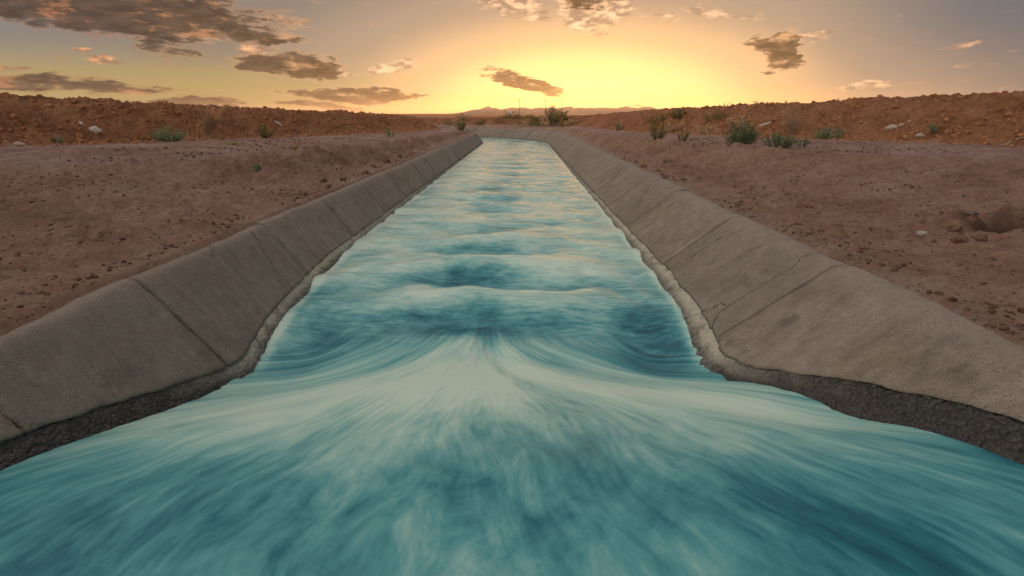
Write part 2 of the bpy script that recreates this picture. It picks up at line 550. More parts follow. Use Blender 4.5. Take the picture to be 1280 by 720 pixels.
def mat_water():
    m, b, bs = new_mat('water')
    fl = b.attr('flow', 'Vector')
    rn = b.attr('run', 'Vector')
    jp = b.attr('jump')

    def two(fa, ra, det, dist=0.0):
        a = b.noise(b.mapping(fl, scale=(*fa, 1)), 1.0, det, .6, dist)
        c_ = b.noise(b.mapping(rn, scale=(*ra, 1)), 1.0, det, .6, dist)
        return b.math('ADD', b.math('MULTIPLY', a, b.math('SUBTRACT', 1.0, jp)), b.math('MULTIPLY', c_, jp))
    nb_ = two((3.4, 1.15), (.9, 1.7), 4, .3)
    nm = two((12, 1.5), (2.2, 5.5), 5, .15)
    nf = two((70, 4.5), (7, 24), 6)
    pos = b.n('ShaderNodeNewGeometry').outputs['Position']
    patch = b.noise(pos, 1.5, 3, .5)
    foam = b.attr('foam')
    t = b.math('ADD', b.math('MULTIPLY', nb_, .44), b.math('ADD', b.math('MULTIPLY', nm, .26), b.math('MULTIPLY', nf, .30)))
    calm = b.attr('calm')
    mot = b.noise(b.mapping(pos, scale=(4.5, 3.2, 1)), 1.0, 6, .68, .6)
    cl = b.math('ADD', b.math('ADD', b.math('MULTIPLY', t, .45), b.math('MULTIPLY', mot, .36)), .075)
    t = b.math('ADD', b.math('MULTIPLY', t, b.math('SUBTRACT', 1.0, calm)), b.math('MULTIPLY', cl, calm))
    t = b.math('ADD', t, b.math('MULTIPLY', b.math('SUBTRACT', foam, .35), .34))
    t = b.math('ADD', t, b.math('MULTIPLY', b.math('SUBTRACT', patch, .5), .16))
    c = b.ramp(t, [(.28, (.004, .052, .082)), (.37, (.018, .175, .215)), (.455, (.105, .365, .375)), (.54, (.33, .58, .52)), (.66, (.64, .79, .65))])
    b.link(c, bs.inputs['Base Color'])
    b.link(b.math('SUBTRACT', b.mapr(t, .35, .7, .36, .52), b.math('MULTIPLY', jp, .30)), bs.inputs['Roughness'])
    bs.inputs['IOR'].default_value = 1.333
    bs.inputs['Specular IOR Level'].default_value = .5
    h = b.math('ADD', b.math('MULTIPLY', nm, .6), b.math('MULTIPLY', nf, .4))
    b.link(b.bump(h, .22, .025), bs.inputs['Normal'])
    return m


def mat_plain(name, cols, scale=6.0, rough=.8, bump=.3, translucent=0.0, spec=.3):
    m, b, bs = new_mat(name)
    pos = b.n('ShaderNodeNewGeometry').outputs['Position']
    n1 = b.noise(pos, scale, 4, .6)
    k = len(cols)
    c = b.ramp(n1, [(.32 + .36 * i / max(k - 1, 1), cc) for i, cc in enumerate(cols)])
    b.link(c, bs.inputs['Base Color'])
    bs.inputs['Roughness'].default_value = rough
    bs.inputs['Specular IOR Level'].default_value = spec
    if translucent:
        bs.inputs['Subsurface Weight'].default_value = 0.0
        tr = b.n('ShaderNodeBsdfTranslucent')
        b.link(c, tr.inputs[0])
        mx = b.n('ShaderNodeMixShader')
        mx.inputs[0].default_value = translucent
        b.link(bs.outputs[0], mx.inputs[1]); b.link(tr.outputs[0], mx.inputs[2])
        out = [n for n in m.node_tree.nodes if n.type == 'OUTPUT_MATERIAL'][0]
        b.link(mx.outputs[0], out.inputs[0])
    if bump:
        b.link(b.bump(b.noise(pos, scale * 6, 4, .6), bump, .02), bs.inputs['Normal'])
    return m


M = dict(
    soil=mat_soil(), concrete=mat_concrete(), footing=mat_footing(), water=mat_water(),
    filler=mat_plain('joint_dirt', [(.02, .017, .015), (.05, .042, .036)], 20, .95),
    leaf=mat_plain('sage_leaf', [(.11, .16, .06), (.21, .28, .13), (.33, .40, .21)], 30, .7, 0, .45),
    leaf_pale=mat_plain('pale_leaf', [(.17, .22, .10), (.30, .36, .19), (.42, .47, .28)], 30, .7, 0, .45),
    leaf_olive=mat_plain('olive_leaf', [(.13, .12, .035), (.26, .23, .075), (.38, .32, .13)], 30, .7, 0, .45),
    stem=mat_plain('green_stem', [(.09, .08, .04), (.16, .13, .07)], 30, .8, 0),
    dry=mat_plain('dry_twig', [(.42, .24, .12), (.62, .40, .23), (.74, .52, .34)], 20, .85, 0),
    stone=mat_plain('stone', [(.07, .06, .06), (.14, .115, .105), (.22, .18, .16)], 25, .9, .5),
    stone_pale=mat_plain('pale_stone', [(.38, .31, .26), (.52, .44, .37)], 25, .9, .5),
    clod=mat_plain('clod', [(.10, .052, .032), (.19, .105, .07), (.28, .17, .12)], 18, .95, .6, 0, .1),
    clod_red=mat_plain('red_clod', [(.22, .085, .035), (.46, .20, .092), (.62, .31, .155)], 18, .95, .6, 0, .1),
    plastic=mat_plain('plastic_bag', [(.78, .66, .54), (.90, .80, .68)], 12, .45, .3, .25),
    wood=mat_plain('weathered_stick', [(.40, .33, .27), (.60, .52, .45)], 20, .85, .3),
    hill=mat_plain('far_hill', [(.20, .13, .10), (.28, .19, .15)], .004, 1.0, 0),
    wall=mat_plain('white_wall', [(.62, .58, .54), (.75, .72, .68)], 1, .8, 0),
    metal=mat_plain('grey_metal', [(.20, .19, .18), (.30, .28, .27)], 2, .5, 0),
    pole=mat_plain('wood_pole', [(.10, .075, .055), (.16, .12, .09)], 2, .9, 0),
    roof=mat_plain('sheet_roof', [(.30, .26, .24), (.40, .36, .33)], 2, .6, 0),
)


# ------------------------------------------------------------------ the ground
def axis(segs):
    out = []
    for a, b_, f in segs:
        x = a
        while x < b_:
            out.append(x)
            x += f(x)
    out.append(segs[-1][1])
    return np.array(out)


BURROW = (4.10, 3.90)           # x, y of the dark eroded hole in the bank to the right
PITS = [(-4.3, 4.25, .55, .30, .06), (3.05, 7.6, .5, .25, .07)]


def rough(side, s, n, z, bench, berm):
    x, y = path(s, n if side == 'right' else -n)
    slope = np.clip(1 - bench - berm, 0, 1)
    big = fbm(x * .45, y * .45, 4, 3)
    mid = fbm(x * 2.3, y * 2.3, 4, 9)
    fine = fbm(x * 9, y * 9, 3, 15)
    d1, v1 = cells(x * 5.5, y * 5.5, 1)
    d2, v2 = cells(x * 13, y * 13, 2)
    lump = np.clip(.62 - d1, 0, 1) * (.3 + v1)
    lump2 = np.clip(.55 - d2, 0, 1) * (.2 + v2)
    far = np.clip(1 - (n - 20) / 40, 0, 1)
    edge = sstep((n - abs(wall_n(side, TOP_Z)) - .08) / .5)
    # rills running down the bank, slanted as the loader left them
    rill = fbm((s + n * .55) * 3.2, (n - s * .3) * .55, 4, 21)
    steep = sstep((s - 6) / 4) * slope
    z = z + edge * far * (slope * (.05 * big + .055 * mid + .045 * fine + .04 * rill)
                          + bench * (.045 * big + .036 * mid + .022 * fine) + berm * (.12 * big + .10 * mid + .050 * fine))
    z = z + edge * far * (berm * (.11 * lump + .05 * lump2) + slope * (.022 * lump2 * (v2 > .6) + .03 * lump * (v1 > .8) + steep * (.22 * rill + .09 * lump)) + bench * .014 * lump2 * (v2 > .55))
    pit_dark = np.zeros_like(z)
    if side == 'right':
        r = np.hypot((x - BURROW[0]) / .36, (y - BURROW[1]) / .26)
        z = z - .24 * np.exp(-r ** 2 * 1.2) + .07 * np.exp(-((r - 1.5) / .5) ** 2) * (.4 + 1.2 * np.abs(mid) * 2)
        pit_dark = np.clip(1.25 - r * .85 + mid * .6, 0, 1) * .9
    for px, py, rx, ry, dd in PITS:
        r = np.hypot((x - px) / rx, (y - py) / ry)
        w = np.exp(-r ** 2)
        z = z - dd * w * (.6 + mid)
        pit_dark = np.maximum(pit_dark, .45 * w * np.clip(.5 + 1.5 * mid, 0, 1))
    return x, y, z, pit_dark


HEIGHT_CACHE = {}


def build_ground():
    objs = []
    for side in ('left', 'right'):
        sg = SIDES[side][0]
        n0 = abs(wall_n(side, TOP_Z)) + .015
        s = axis([(-3000, -60, lambda v: max(20, -v * .25)), (-60, -2, lambda v: 2.0), (-2, 1.2, lambda v: .12), (1.2, 27, lambda v: .0058 * (v + 1.6)),
                  (27, 40, lambda v: .2), (40, 80, lambda v: 1.2), (80, 4000, lambda v: v * .2)])
        n = axis([(n0, n0 + .2, lambda v: .013), (n0 + .2, 7.0, lambda v: .026), (7.0, 13.5, lambda v: .037), (13.5, 20, lambda v: .3), (20, 6000, lambda v: v * .2)])
        S, N = np.meshgrid(s, n, indexing='ij')
        Nc = N.copy()
        if side == 'left':
            lim = np.where(s > BEND_S, BEND_R - .02, 1e9)[:, None]
            Nc = np.minimum(N, lim)
        z, bench, berm = land(side, S, Nc)
        x, y, z, pit_dark = rough(side, S, Nc, z, bench, berm)
        # the first columns tuck under the lip of the lining
        cover = (.075 if side == 'left' else .13) + .055 * fbm(S * 1.3, 0 * S, 3, 23) + .03 * fbm(S * 7, 0 * S, 3, 27)
        tuck = np.clip(1 - (Nc - n0 - cover + .05) / .06, 0, 1)
        z = z - .05 * tuck
        mean_edge = np.clip(1 - (Nc - n0 - .03) / .45, 0, 1)
        dust = mean_edge * (1.0 if side == 'right' else .5) * np.clip(.6 + fbm(S * 1.7, Nc * 3, 3, 31), 0, 1)
        me = grid_mesh('ground_' + side, x, y, z, flip=(side == 'right'))
        fattr(me, 'bench', bench); fattr(me, 'berm', berm); fattr(me, 'pit_dark', pit_dark); fattr(me, 'dust', dust)
        HEIGHT_CACHE[side] = (s, n, z)
        o = link_mesh('ground', me, M['soil'])
        tag(o, 'reddish dirt bank, track and heaped berm on the %s of the canal' % side, 'ground', kind='structure')
        objs.append(o)


build_ground()


def ground_z(x, y):
    """height of the built ground at a point beside the straight reach"""
    side = 'left' if x < 0 else 'right'
    s, n, z = HEIGHT_CACHE[side]
    i = int(np.clip(np.searchsorted(s, y), 1, len(s) - 1)); j = int(np.clip(np.searchsorted(n, abs(x)), 1, len(n) - 1))
    return float(min(z[i, j], z[i - 1, j - 1], z[i - 1, j], z[i, j - 1]))


# ------------------------------------------------------------------ water
def build_water():
    s = axis([(-8, .8, lambda v: .06), (.8, 27, lambda v: max(.009, .0036 * (v + .6))), (27, 62, lambda v: .16)])
    t = np.linspace(0, 1, 430)
    S, T = np.meshgrid(s, t, indexing='ij')
    hl, hr = water_h(S, 'left'), water_h(S, 'right')
    nl = wall_n('left', hl) - .12
    nr = wall_n('right', hr) + .14
    N = nl + (nr - nl) * T
    h = hl + (hr - hl) * sstep(T)
    kern = lambda a, k: np.interp(S, s, np.convolve(np.pad(a, k, mode='edge'), np.ones(2 * k + 1) / (2 * k + 1), 'valid'))
    X = N + .33
    ax = np.abs(X)
    # two families of flow lines: a fan that meets in the tongue, and the straight run below it
    gu = np.linspace(-10, 64, 7401)
    wu = np.interp(gu, [-8, .0, .8, 1.4, 1.9, 2.4, 2.9, 3.25, 3.7, 60], [5.2, 4.9, 4.4, 3.7, 2.9, 1.85, .85, .42, .30, .30])
    wu = np.convolve(np.pad(wu, 20, mode='edge'), _gk, 'valid')
    w = np.interp(S, gu, wu)
    psi = X / w + .045 * fbm(X * .9, S * .9, 3, 97) * np.clip(3.2 - S, 0, 1.5)
    fs = S + .25 * ax
    jump = sstep((S - 3.15 + .18 * ax) / .75)
    z = h.copy()
    # the smooth tongue rising in the middle behind the drop
    z += .085 * np.exp(-(X / .75) ** 2) * np.exp(-((S - 2.75) / .60) ** 2)
    z += .03 * np.exp(-(X / 1.1) ** 2) * np.exp(-((S - 1.7) / .7) ** 2)
    # hollows beside both walls just past the joint
    z -= .085 * np.exp(-((N - .98) / .26) ** 2) * np.exp(-((S - 3.35) / .45) ** 2)
    z -= .06 * np.exp(-((N + 1.60) / .28) ** 2) * np.exp(-((S - 3.35) / .45) ** 2)
    z -= .05 * np.exp(-((N - 1.55) / .40) ** 2) * np.exp(-((S - 2.05) / .22) ** 2)
    # train of standing waves, strongest along the middle
    wob = fbm(S * .7, X * .8, 3, 5)
    ph = S + .14 * X ** 2 + .30 * wob
    amp = (.058 * np.exp(-np.clip(S - 3.6, 0, 99) / 3.2) + .010) * sstep((S - 3.1) / .9) * (1 + .9 * fbm(S * .5 + 9, X * .8, 2, 6))
    lat = np.exp(-(X / .72) ** 2) + .28 * np.exp(-(X / 1.9) ** 2)
    z += amp * lat * np.cos(2 * np.pi * (ph - 4.10) / (1.0 + .02 * (S - 3)))
    # dark hollow curling round the head of the tongue
    z -= .022 * np.exp(-((S - 3.62 + .30 * X ** 2) / .30) ** 2) * np.exp(-(X / 1.15) ** 2)
    # oblique wakes from the walls
    for sg, a0 in ((1, .0), (-1, .4)):
        z += .009 * sstep((S - 3.4) / 1.2) * np.exp(-(S - 3) / 9) * np.sin(2 * np.pi * (S * .9 + sg * X * .75 + a0 + wob)) * np.clip(ax, 0, 1.2)
    # chop, long across and short along the canal
    ch = sstep((S - 3.6) / 2.0) * (.15 + .85 * sstep((np.minimum(N - nl, nr - N) - .12) / .35))
    z += ch * (.034 * fbm(X * .7, S * 1.7, 3, 41) + .020 * fbm(X * 1.8, S * 4.2, 3, 47))
    z += ch * .006 * fbm(X * 4, S * 9, 2, 53)
    # smooth folds drawn out along the flow
    zs = 1 - jump
    z += zs * (.030 * fbm(psi * 2.2, fs * .6, 2, 61) + .011 * fbm(psi * 6, fs * .8, 2, 67))
    x, y = path(S, N)
    zm = h + .085 * np.exp(-(X / .75) ** 2) * np.exp(-((S - 2.75) / .60) ** 2)
    foam = .36 + np.clip(4.6 * (z - zm), -.45, .30) * (.35 + .65 * sstep((S - 2.6) / .8))
    foam = foam + .55 * np.exp(-(X / (.45 + .30 * np.clip(2.9 - S, 0, 3))) ** 2) * np.exp(-((S - 2.60) / .62) ** 2)
    foam = foam + .42 * np.exp(-((ax - .55 - 1.05 * np.clip(3.0 - S, 0, 3)) / .55) ** 2) * np.exp(-((S - 2.35) / .55) ** 2)
    foam = foam - .22 * np.exp(-((S - 1.3) / .45) ** 2)
    foam = foam + .26 * sstep((S - 3.7) / 1.6) - .18 * np.exp(-((S - 3.7) / .4) ** 2) * np.exp(-(X / 1.0) ** 2)
    foam = foam - .26 * np.exp(-(X / (.42 + .012 * S)) ** 2) * sstep((S - 3.5) / .8) * (.75 + .9 * fbm(S * 1.1, X * 1.2, 3, 83))
    foam = foam - .30 * np.exp(-((N - 1.05) / .26) ** 2) * np.exp(-((S - 3.35) / .5) ** 2)
    edge = np.minimum(N - nl, nr - N)
    foam = foam + .40 * np.exp(-((edge - .13) / .05) ** 2) * sstep((S - 2.8) / .6)
    me = grid_mesh('water', x, y, z, flip=True)
    at = me.attributes.new('flow', 'FLOAT_VECTOR', 'POINT')
    at.data.foreach_set('vector', np.stack([psi, fs, 0 * fs], -1).astype(np.float32).ravel())
    fattr(me, 'foam', np.clip(foam, 0, 1.4))
    fattr(me, 'jump', jump)
    fattr(me, 'calm', sstep((2.25 - S) / 1.0) * np.exp(-(X / 1.5) ** 2))
    at = me.attributes.new('run', 'FLOAT_VECTOR', 'POINT')
    at.data.foreach_set('vector', np.stack([X, S, 0 * S], -1).astype(np.float32).ravel())
    o = link_mesh('water', me, M['water'])
    tag(o, 'turquoise water rushing down the concrete canal in standing waves', 'water', kind='structure')


build_water()


# ------------------------------------------------------------------ concrete lining
def foot_z(side, s):
    sd = 3 if side == 'left' else 8
    lift = np.interp(s, [-9, 1.2, 2.2, 2.9, 3.5, 6, 12, 27, 60], [.12, .12, .105, .085, .085, .07, .05, .04, .04])
    return water_h(s, side) + lift + .018 * fbm(s * 2.2, 0 * s, 3, sd) + .014 * fbm(s * 9, 0 * s, 3, sd + 4)


def panel(side, s0, s1, root, seed, gap):
    """one slab of the lining: worn lower edge, rounded lip, thickness"""
    sg = SIDES[side][0]
    ns = max(4, int((s1 - s0) / (.035 if s1 < 8 else .09 if s1 < 16 else .25)))
    nt = 26 if s1 < 10 else 14
    u = np.linspace(0, 1, ns + 1)
    v = np.linspace(0, 1, nt + 1)
    U, V = np.meshgrid(u, v, indexing='ij')
    j0 = .024 * fbm(V * 5, V * 0, 3, seed) * gap
    j1 = .024 * fbm(V * 5, V * 0, 3, seed + 1) * gap
    S = (s0 + j0) * (1 - U) + (s1 + j1) * U
    zb = foot_z(side, S)
    topz = TOP_Z + .018 * fbm(S * .8, S * 0, 3, 77 + sg) + .006 * ((seed * 7) % 5 - 2) / 2
    Z = zb + (topz - zb) * V
    off = .010 * fbm(S * 1.5, Z * 2, 3, seed % 50) + .005 * fbm(S * 6, Z * 6, 3, 90)
    off = off + .006 * (((seed * 13) % 7) / 3 - 1)
    # rounded arrises at joints and at the worn lower edge
    ed = np.minimum(S - s0, s1 - S) / .008
    off = off - .003 * (1 - np.clip(ed, 0, 1)) ** 2
    off = off - .012 * (1 - np.clip((Z - zb) / .025, 0, 1)) ** 2
    rnd = np.clip((Z - (topz - .05)) / .05, 0, 1)
    n = np.abs(wall_n(side, Z)) - off + .014 * rnd ** 3
    Z = Z - .006 * rnd ** 3
    cols_n = [n]; cols_z = [Z]
    # ledge behind the lip, then under
    lw = (.10 if side == 'left' else .19) + .03 * fbm(S[:, :1] * 2, 0 * S[:, :1], 2, 13)
    for dn, dz in ((.03, .002), (.07, .0), (.10, -.006), (.13, -.10)):
        cols_n.append(n[:, -1:] + dn * lw / .1); cols_z.append(Z[:, -1:] + dz)
    # worn lower edge turns under
    pre_n = [n[:, :1] + .05]; pre_z = [Z[:, :1] - .004]
    NN = np.concatenate(pre_n + cols_n, 1); ZZ = np.concatenate(pre_z + cols_z, 1)
    SS = np.concatenate([S[:, :1], S, S[:, -1:], S[:, -1:], S[:, -1:], S[:, -1:]], 1)
    # end faces: turn in at both joints
    SS = np.concatenate([SS[:1], SS, SS[-1:]], 0); dp = np.where(np.arange(NN.shape[1]) < nt + 2, .06, .0)
    NN = np.concatenate([NN[:1] + dp, NN, NN[-1:] + dp], 0); ZZ = np.concatenate([ZZ[:1] - (dp == 0) * .06, ZZ, ZZ[-1:] - (dp == 0) * .06], 0)
    x, y = path(SS, sg * NN)
    me = grid_mesh('concrete_panel', x, y, ZZ, flip=(side == 'left'))
    dusty = np.clip((ZZ - (TOP_Z - .10)) / .10, 0, 1) * np.clip(.7 + fbm(SS * 2, ZZ * 3, 3, 19), 0, 1)
    fattr(me, 'dusty', dusty)
    return link_mesh('concrete_panel', me, M['concrete'], root)


def build_lining(side, joints, cracks, label):
    sg = SIDES[side][0]
    root = empty('canal_lining')
    tag(root, label, 'canal wall')
    cuts = sorted([(j, .009) for j in joints] + [(c, .002) for c in cracks])
    for k in range(len(cuts) - 1):
        (a, ga), (b_, gb) = cuts[k], cuts[k + 1]
        panel(side, a + ga, b_ - gb, root, 100 + k * 2 + (0 if side == 'left' else 60), 1.0)
    # backing behind the joints and the rough footing below the slabs
    s = axis([(-8, 1, lambda v: .1), (1, 9, lambda v: .012), (9, 27, lambda v: .05), (27, 60, lambda v: .25)])
    t = np.linspace(0, 1, 44)
    S, T = np.meshgrid(s, t, indexing='ij')
    zt = foot_z(side, S) + .035
    zb = water_h(S, side) - .30
    Z = zb + (zt - zb) * T
    L = Z * 1.4
    d1, v1 = cells(S * 26, L * 26, 5)
    d2, v2 = cells(S * 55, L * 55, 6)
    near = np.clip((8 - S) / 3, 0, 1)
    off = -.026 + near * (.012 * np.clip(.65 - d1, 0, 1) * (.3 + v1) + .008 * np.clip(.6 - d2, 0, 1) + .010 * fbm(S * 5, L * 5, 4, 33))
    n = np.abs(wall_n(side, Z)) - off
    x, y = path(S, sg * n)
    me = grid_mesh('footing', x, y, Z, flip=(side == 'left'))
    hgt = Z - water_h(S, side)
    wet = np.clip(np.interp(S, [-9, 2.0, 2.75, 3.1, 60], [1, 1, .85, .0, .1]) + .25 * fbm(S * 3, L * 6, 3, 35) + .3 * (hgt < .03), 0, 1)
    pale_band = np.interp(S, [-9, 2.3, 2.85, 3.1, 8, 14, 60], [.0, .0, .3, .8, .8, .45, .3]) * np.clip((hgt - .0) / .05, 0, 1)
    fattr(me, 'wet', wet); fattr(me, 'pale_band', pale_band)
    tag(link_mesh('footing', me, M['footing'], root), 'rough exposed aggregate along the waterline')
    # dirt packed behind the joints
    s2 = axis([(-8, 27, lambda v: .3), (27, 60, lambda v: .4)])
    Sg, Tg = np.meshgrid(s2, np.linspace(0, 1, 6), indexing='ij')
    Zg = foot_z(side, Sg) - .03 + (TOP_Z - .05 - foot_z(side, Sg)) * Tg
    x, y = path(Sg, sg * (np.abs(wall_n(side, Zg)) + .034))
    link_mesh('joint_filler', grid_mesh('joint_filler', x, y, Zg, flip=(side == 'left')), M['filler'], root)


LJ = [-8, -5, -2.3, .0, 2.86, 5.9, 8.9, 10.9, 13.6, 16.6, 19.6, 22.6, 25.4, 28.4, 31.4, 34.4, 37.4, 44]
LC = [1.75, 4.45, 7.4, 12.2, 15.1]
RJ = [-8, -5, -2.3, .0, 3.22, 6.7, 9.85, 13.0, 16.2, 19.4, 22.6, 25.8, 29, 31.2, 33.4, 35.6, 37.8, 40, 48]
RC = [4.9, 8.3, 11.4]
build_lining('left', LJ, LC, 'sloping concrete canal wall of joined slabs on the left bank')
build_lining('right', RJ, RC, 'sloping concrete canal wall of joined slabs on right bank, bending left far off')


# ------------------------------------------------------------------ plants
def any_z(x, y):
    """ground height anywhere, beyond the bend too"""
    if y < BEND_S:
        return ground_z(x, y)
    r = math.hypot(x + BEND_R, y - BEND_S)
    th = min(math.atan2(y - BEND_S, x + BEND_R), BEND_T)
    side = 'right' if r > BEND_R else 'left'
    return float(land(side, BEND_S + BEND_R * th, abs(r - BEND_R))[0]) - .06


def tube(vs, fs, pts, radii, k=5):
    base = len(vs)
    for i, (p, r) in enumerate(zip(pts, radii)):
        d = (pts[min(i + 1, len(pts) - 1)] - pts[max(i - 1, 0)]).normalized()
        a = d.orthogonal().normalized(); c = d.cross(a)
        for q in range(k):
            t = 2 * math.pi * q / k
            vs.append(p + (a * math.cos(t) + c * math.sin(t)) * r)
    for i in range(len(pts) - 1):
        for q in range(k):
            q2 = (q + 1) % k
            fs.append((base + i * k + q, base + i * k + q2, base + (i + 1) * k + q2, base + (i + 1) * k + q))


def bush(name, label, xy, height, width, leaves, leaf_mat, group=None, leaf=.03, lean=0.0, cat='bush', stem_mat='stem', sink=.01, seed=0, upright=.5):
    rd = random.Random(seed * 17 + 3)
    x, y = xy
    root = empty(name, (x, y, any_z(x, y) - sink))
    tag(root, label, cat, group)
    sv, sf, lv, lf = [], [], [], []
    nst = max(5, int(leaves / 26))
    tips = []
    for i in range(nst):
        a = rd.uniform(0, 2 * math.pi)
        rr = math.sqrt(rd.random()) * width * .5
        hh = height * (1 - .55 * (rr / (width * .5)) ** 2) * rd.uniform(.7, 1.08)
        tip = Vector((math.cos(a) * rr + lean * hh, math.sin(a) * rr, hh))
        b0 = Vector((math.cos(a), math.sin(a), 0)) * width * .04
        mid = b0.lerp(tip, .5) + Vector((math.cos(a) * rr * .18, math.sin(a) * rr * .18, -hh * .06 * (1 - upright)))
        pts = [b0 - Vector((0, 0, .03)), mid, tip]
        tube(sv, sf, pts, [.006 * height / .3 + .002, .004 * height / .3 + .001, .001], 4)
        tips.append((b0, mid, tip))
    for i in range(leaves):
        b0, mid, tip = rd.choice(tips)
        t = rd.uniform(.18, 1.0) ** .8
        p = b0.lerp(mid, t * 2) if t < .5 else mid.lerp(tip, t * 2 - 1)
        p = p + Vector((rd.gauss(0, 1), rd.gauss(0, 1), rd.gauss(0, .8))) * width * .045
        p.z = max(p.z, .012)
        d = Vector((rd.gauss(0, 1), rd.gauss(0, 1), rd.gauss(.5, .7))).normalized()
        w = d.orthogonal().normalized()
        w.rotate(__import__('mathutils').Quaternion(d, rd.uniform(0, 6.28)))
        L = leaf * rd.uniform(.6, 1.3)
        n_ = d.cross(w)
        k = len(lv)
        lv += [p, p + d * L * .5 + w * L * .24 + n_ * L * .05, p + d * L, p + d * L * .5 - w * L * .24 + n_ * L * .05]
        lf += [(k, k + 1, k + 2), (k, k + 2, k + 3)]
    mesh_obj('stems', sv, sf, M[stem_mat], root)
    mesh_obj('foliage', lv, lf, M[leaf_mat], root, smooth=False)
    return root


G_R, G_L = 'green weeds along the right track', 'green weeds along the left track'
bush('sage_bush', 'largest dense green bush at the edge of the right track', (4.0, 9.25), .47, .62, 1700, 'leaf', G_R, .035, seed=1)
bush('sage_bush', 'low wide green bush just right of the largest bush', (4.55, 8.95), .30, .62, 1200, 'leaf', G_R, .032, seed=2)
bush('weed', 'small dark weed at the right end of the low wide bush', (5.02, 9.1), .19, .22, 220, 'leaf', G_R, .03, cat='weed', seed=3)
bush('sage_bush', 'pale green spreading bush at foot of right berm beside dry shrub', (7.35, 12.2), .36, .85, 900, 'leaf_pale', G_R, .045, seed=4)
bush('weed', 'lone bright sprig at foot of right berm right of white plastic', (8.35, 10.5), .24, .2, 170, 'leaf_pale', G_R, .04, cat='weed', seed=5)
bush('weed', 'tall open yellowish weed on right track, left of the smaller sprigs', (3.5, 13.1), .52, .5, 520, 'leaf_olive', G_R, .045, cat='weed', seed=6)
bush('weed', 'thin upright green sprig between the tall weed and the largest bush', (3.62, 11.4), .33, .26, 240, 'leaf_olive', G_R, .04, cat='weed', seed=7)
bush('weed', 'small straggling sprig next to the left of the largest bush', (3.72, 10.5), .20, .28, 130, 'leaf_olive', G_R, .035, cat='weed', seed=8)
bush('weed', 'tiny creeping weed on the right bank just above the concrete', (2.78, 9.5), .09, .2, 90, 'leaf', G_R, .03, cat='weed', seed=9)
bush('weed', 'pale low weed on the right track nearest the far bend', (4.3, 22.6), .38, .6, 300, 'leaf_pale', G_R, .06, cat='weed', seed=10)
bush('round_bush', 'round green bush on the right bank at the far bend', (2.15, 34.0), 1.0, 1.15, 900, 'leaf_olive', G_R, .09, seed=11)
bush('round_bush', 'taller rusty bush behind the round green bush at the bend', (2.2, 38.0), 1.3, 1.1, 700, 'dry', G_R, .1, seed=12)
bush('sage_bush', 'blue green bush at the foot of the left berm', (-7.8, 11.1), .34, .80, 950, 'leaf_pale', G_L, .045, seed=13)
bush('weed', 'narrow sprig at foot of left berm below the white plastic', (-8.73, 9.35), .24, .18, 170, 'leaf_pale', G_L, .035, cat='weed', seed=14)
bush('weed', 'yellow green weed on the left bank at the far bend', (-2.95, 24.6), .75, .55, 420, 'leaf_olive', G_L, .07, cat='weed', seed=15)
bush('weed', 'pale green weed on left track nearest the far bend', (-4.06, 15.6), .32, .45, 320, 'leaf_pale', G_L, .045, cat='weed', seed=16)
bush('weed', 'olive weed at foot of left berm right of the dry shrub', (-6.95, 13.6), .36, .55, 420, 'leaf_olive', G_L, .05, cat='weed', seed=17)
bush('weed', 'small weed on the brink of the left bank', (-3.6, 6.7), .12, .22, 120, 'leaf', G_L, .03, cat='weed', seed=18)
bush('weed', 'tiny weed in the middle of the left track', (-3.75, 8.2), .12, .28, 110, 'leaf_olive', G_L, .03, cat='weed', seed=19)
bush('weed', 'flat weed on left track below the dry shrub', (-5.4, 9.2), .10, .35, 130, 'leaf', G_L, .03, cat='weed', seed=20)
# overgrown stretch of the right berm near the sun
OV = [(6.0, 16.4, .4, 1.2), (6.4, 17.2, .4, 1.1), (5.7, 18.6, .42, 1.2), (6.0, 19.6, .4, 1.0), (6.7, 15.6, .4, 1.0), (5.5, 20.8, .4, 1.1)]
WORD = ['fourth', 'fifth', 'third', 'second', 'last', 'first']
for i, (x, y, h, w) in enumerate(OV):
    bush('scrub', 'rusty olive scrub on the right berm, %s clump counting from the bend' % WORD[i], (x, y), h, w, 420, 'leaf_olive' if i % 2 else 'dry', 'scrub on the right berm', .07, seed=30 + i, sink=.05)
# scrub beyond the bend
rd = random.Random(5)
for i in range(26):
    th = rd.uniform(.42, 1.35); rr = BEND_R + rd.uniform(3.1, 6.2)
    x = -BEND_R + rr * math.cos(th); y = BEND_S + rr * math.sin(th)
    bush('desert_shrub', 'low brown green shrub in the scrub beyond the far bend', (x, y), rd.uniform(.3, .62), rd.uniform(.9, 1.9), 240,
         rd.choice(['leaf_olive', 'dry', 'leaf_olive']), 'scrub beyond the bend', .12, seed=50 + i, sink=.03)
for i, (x, y, h) in enumerate([(7.6, 17.0, .22), (7.2, 18.4, .18), (7.9, 15.6, .16), (7.0, 21.0, .2), (8.4, 14.0, .14), (6.6, 24.0, .2)]):
    bush('dry_tuft', 'dry tuft standing on the crest of the right berm', (x, y), h, h * 1.1, 90, 'dry', 'dry tufts on the right berm crest', .04, cat='dry grass', stem_mat='dry', seed=90 + i, sink=.03)


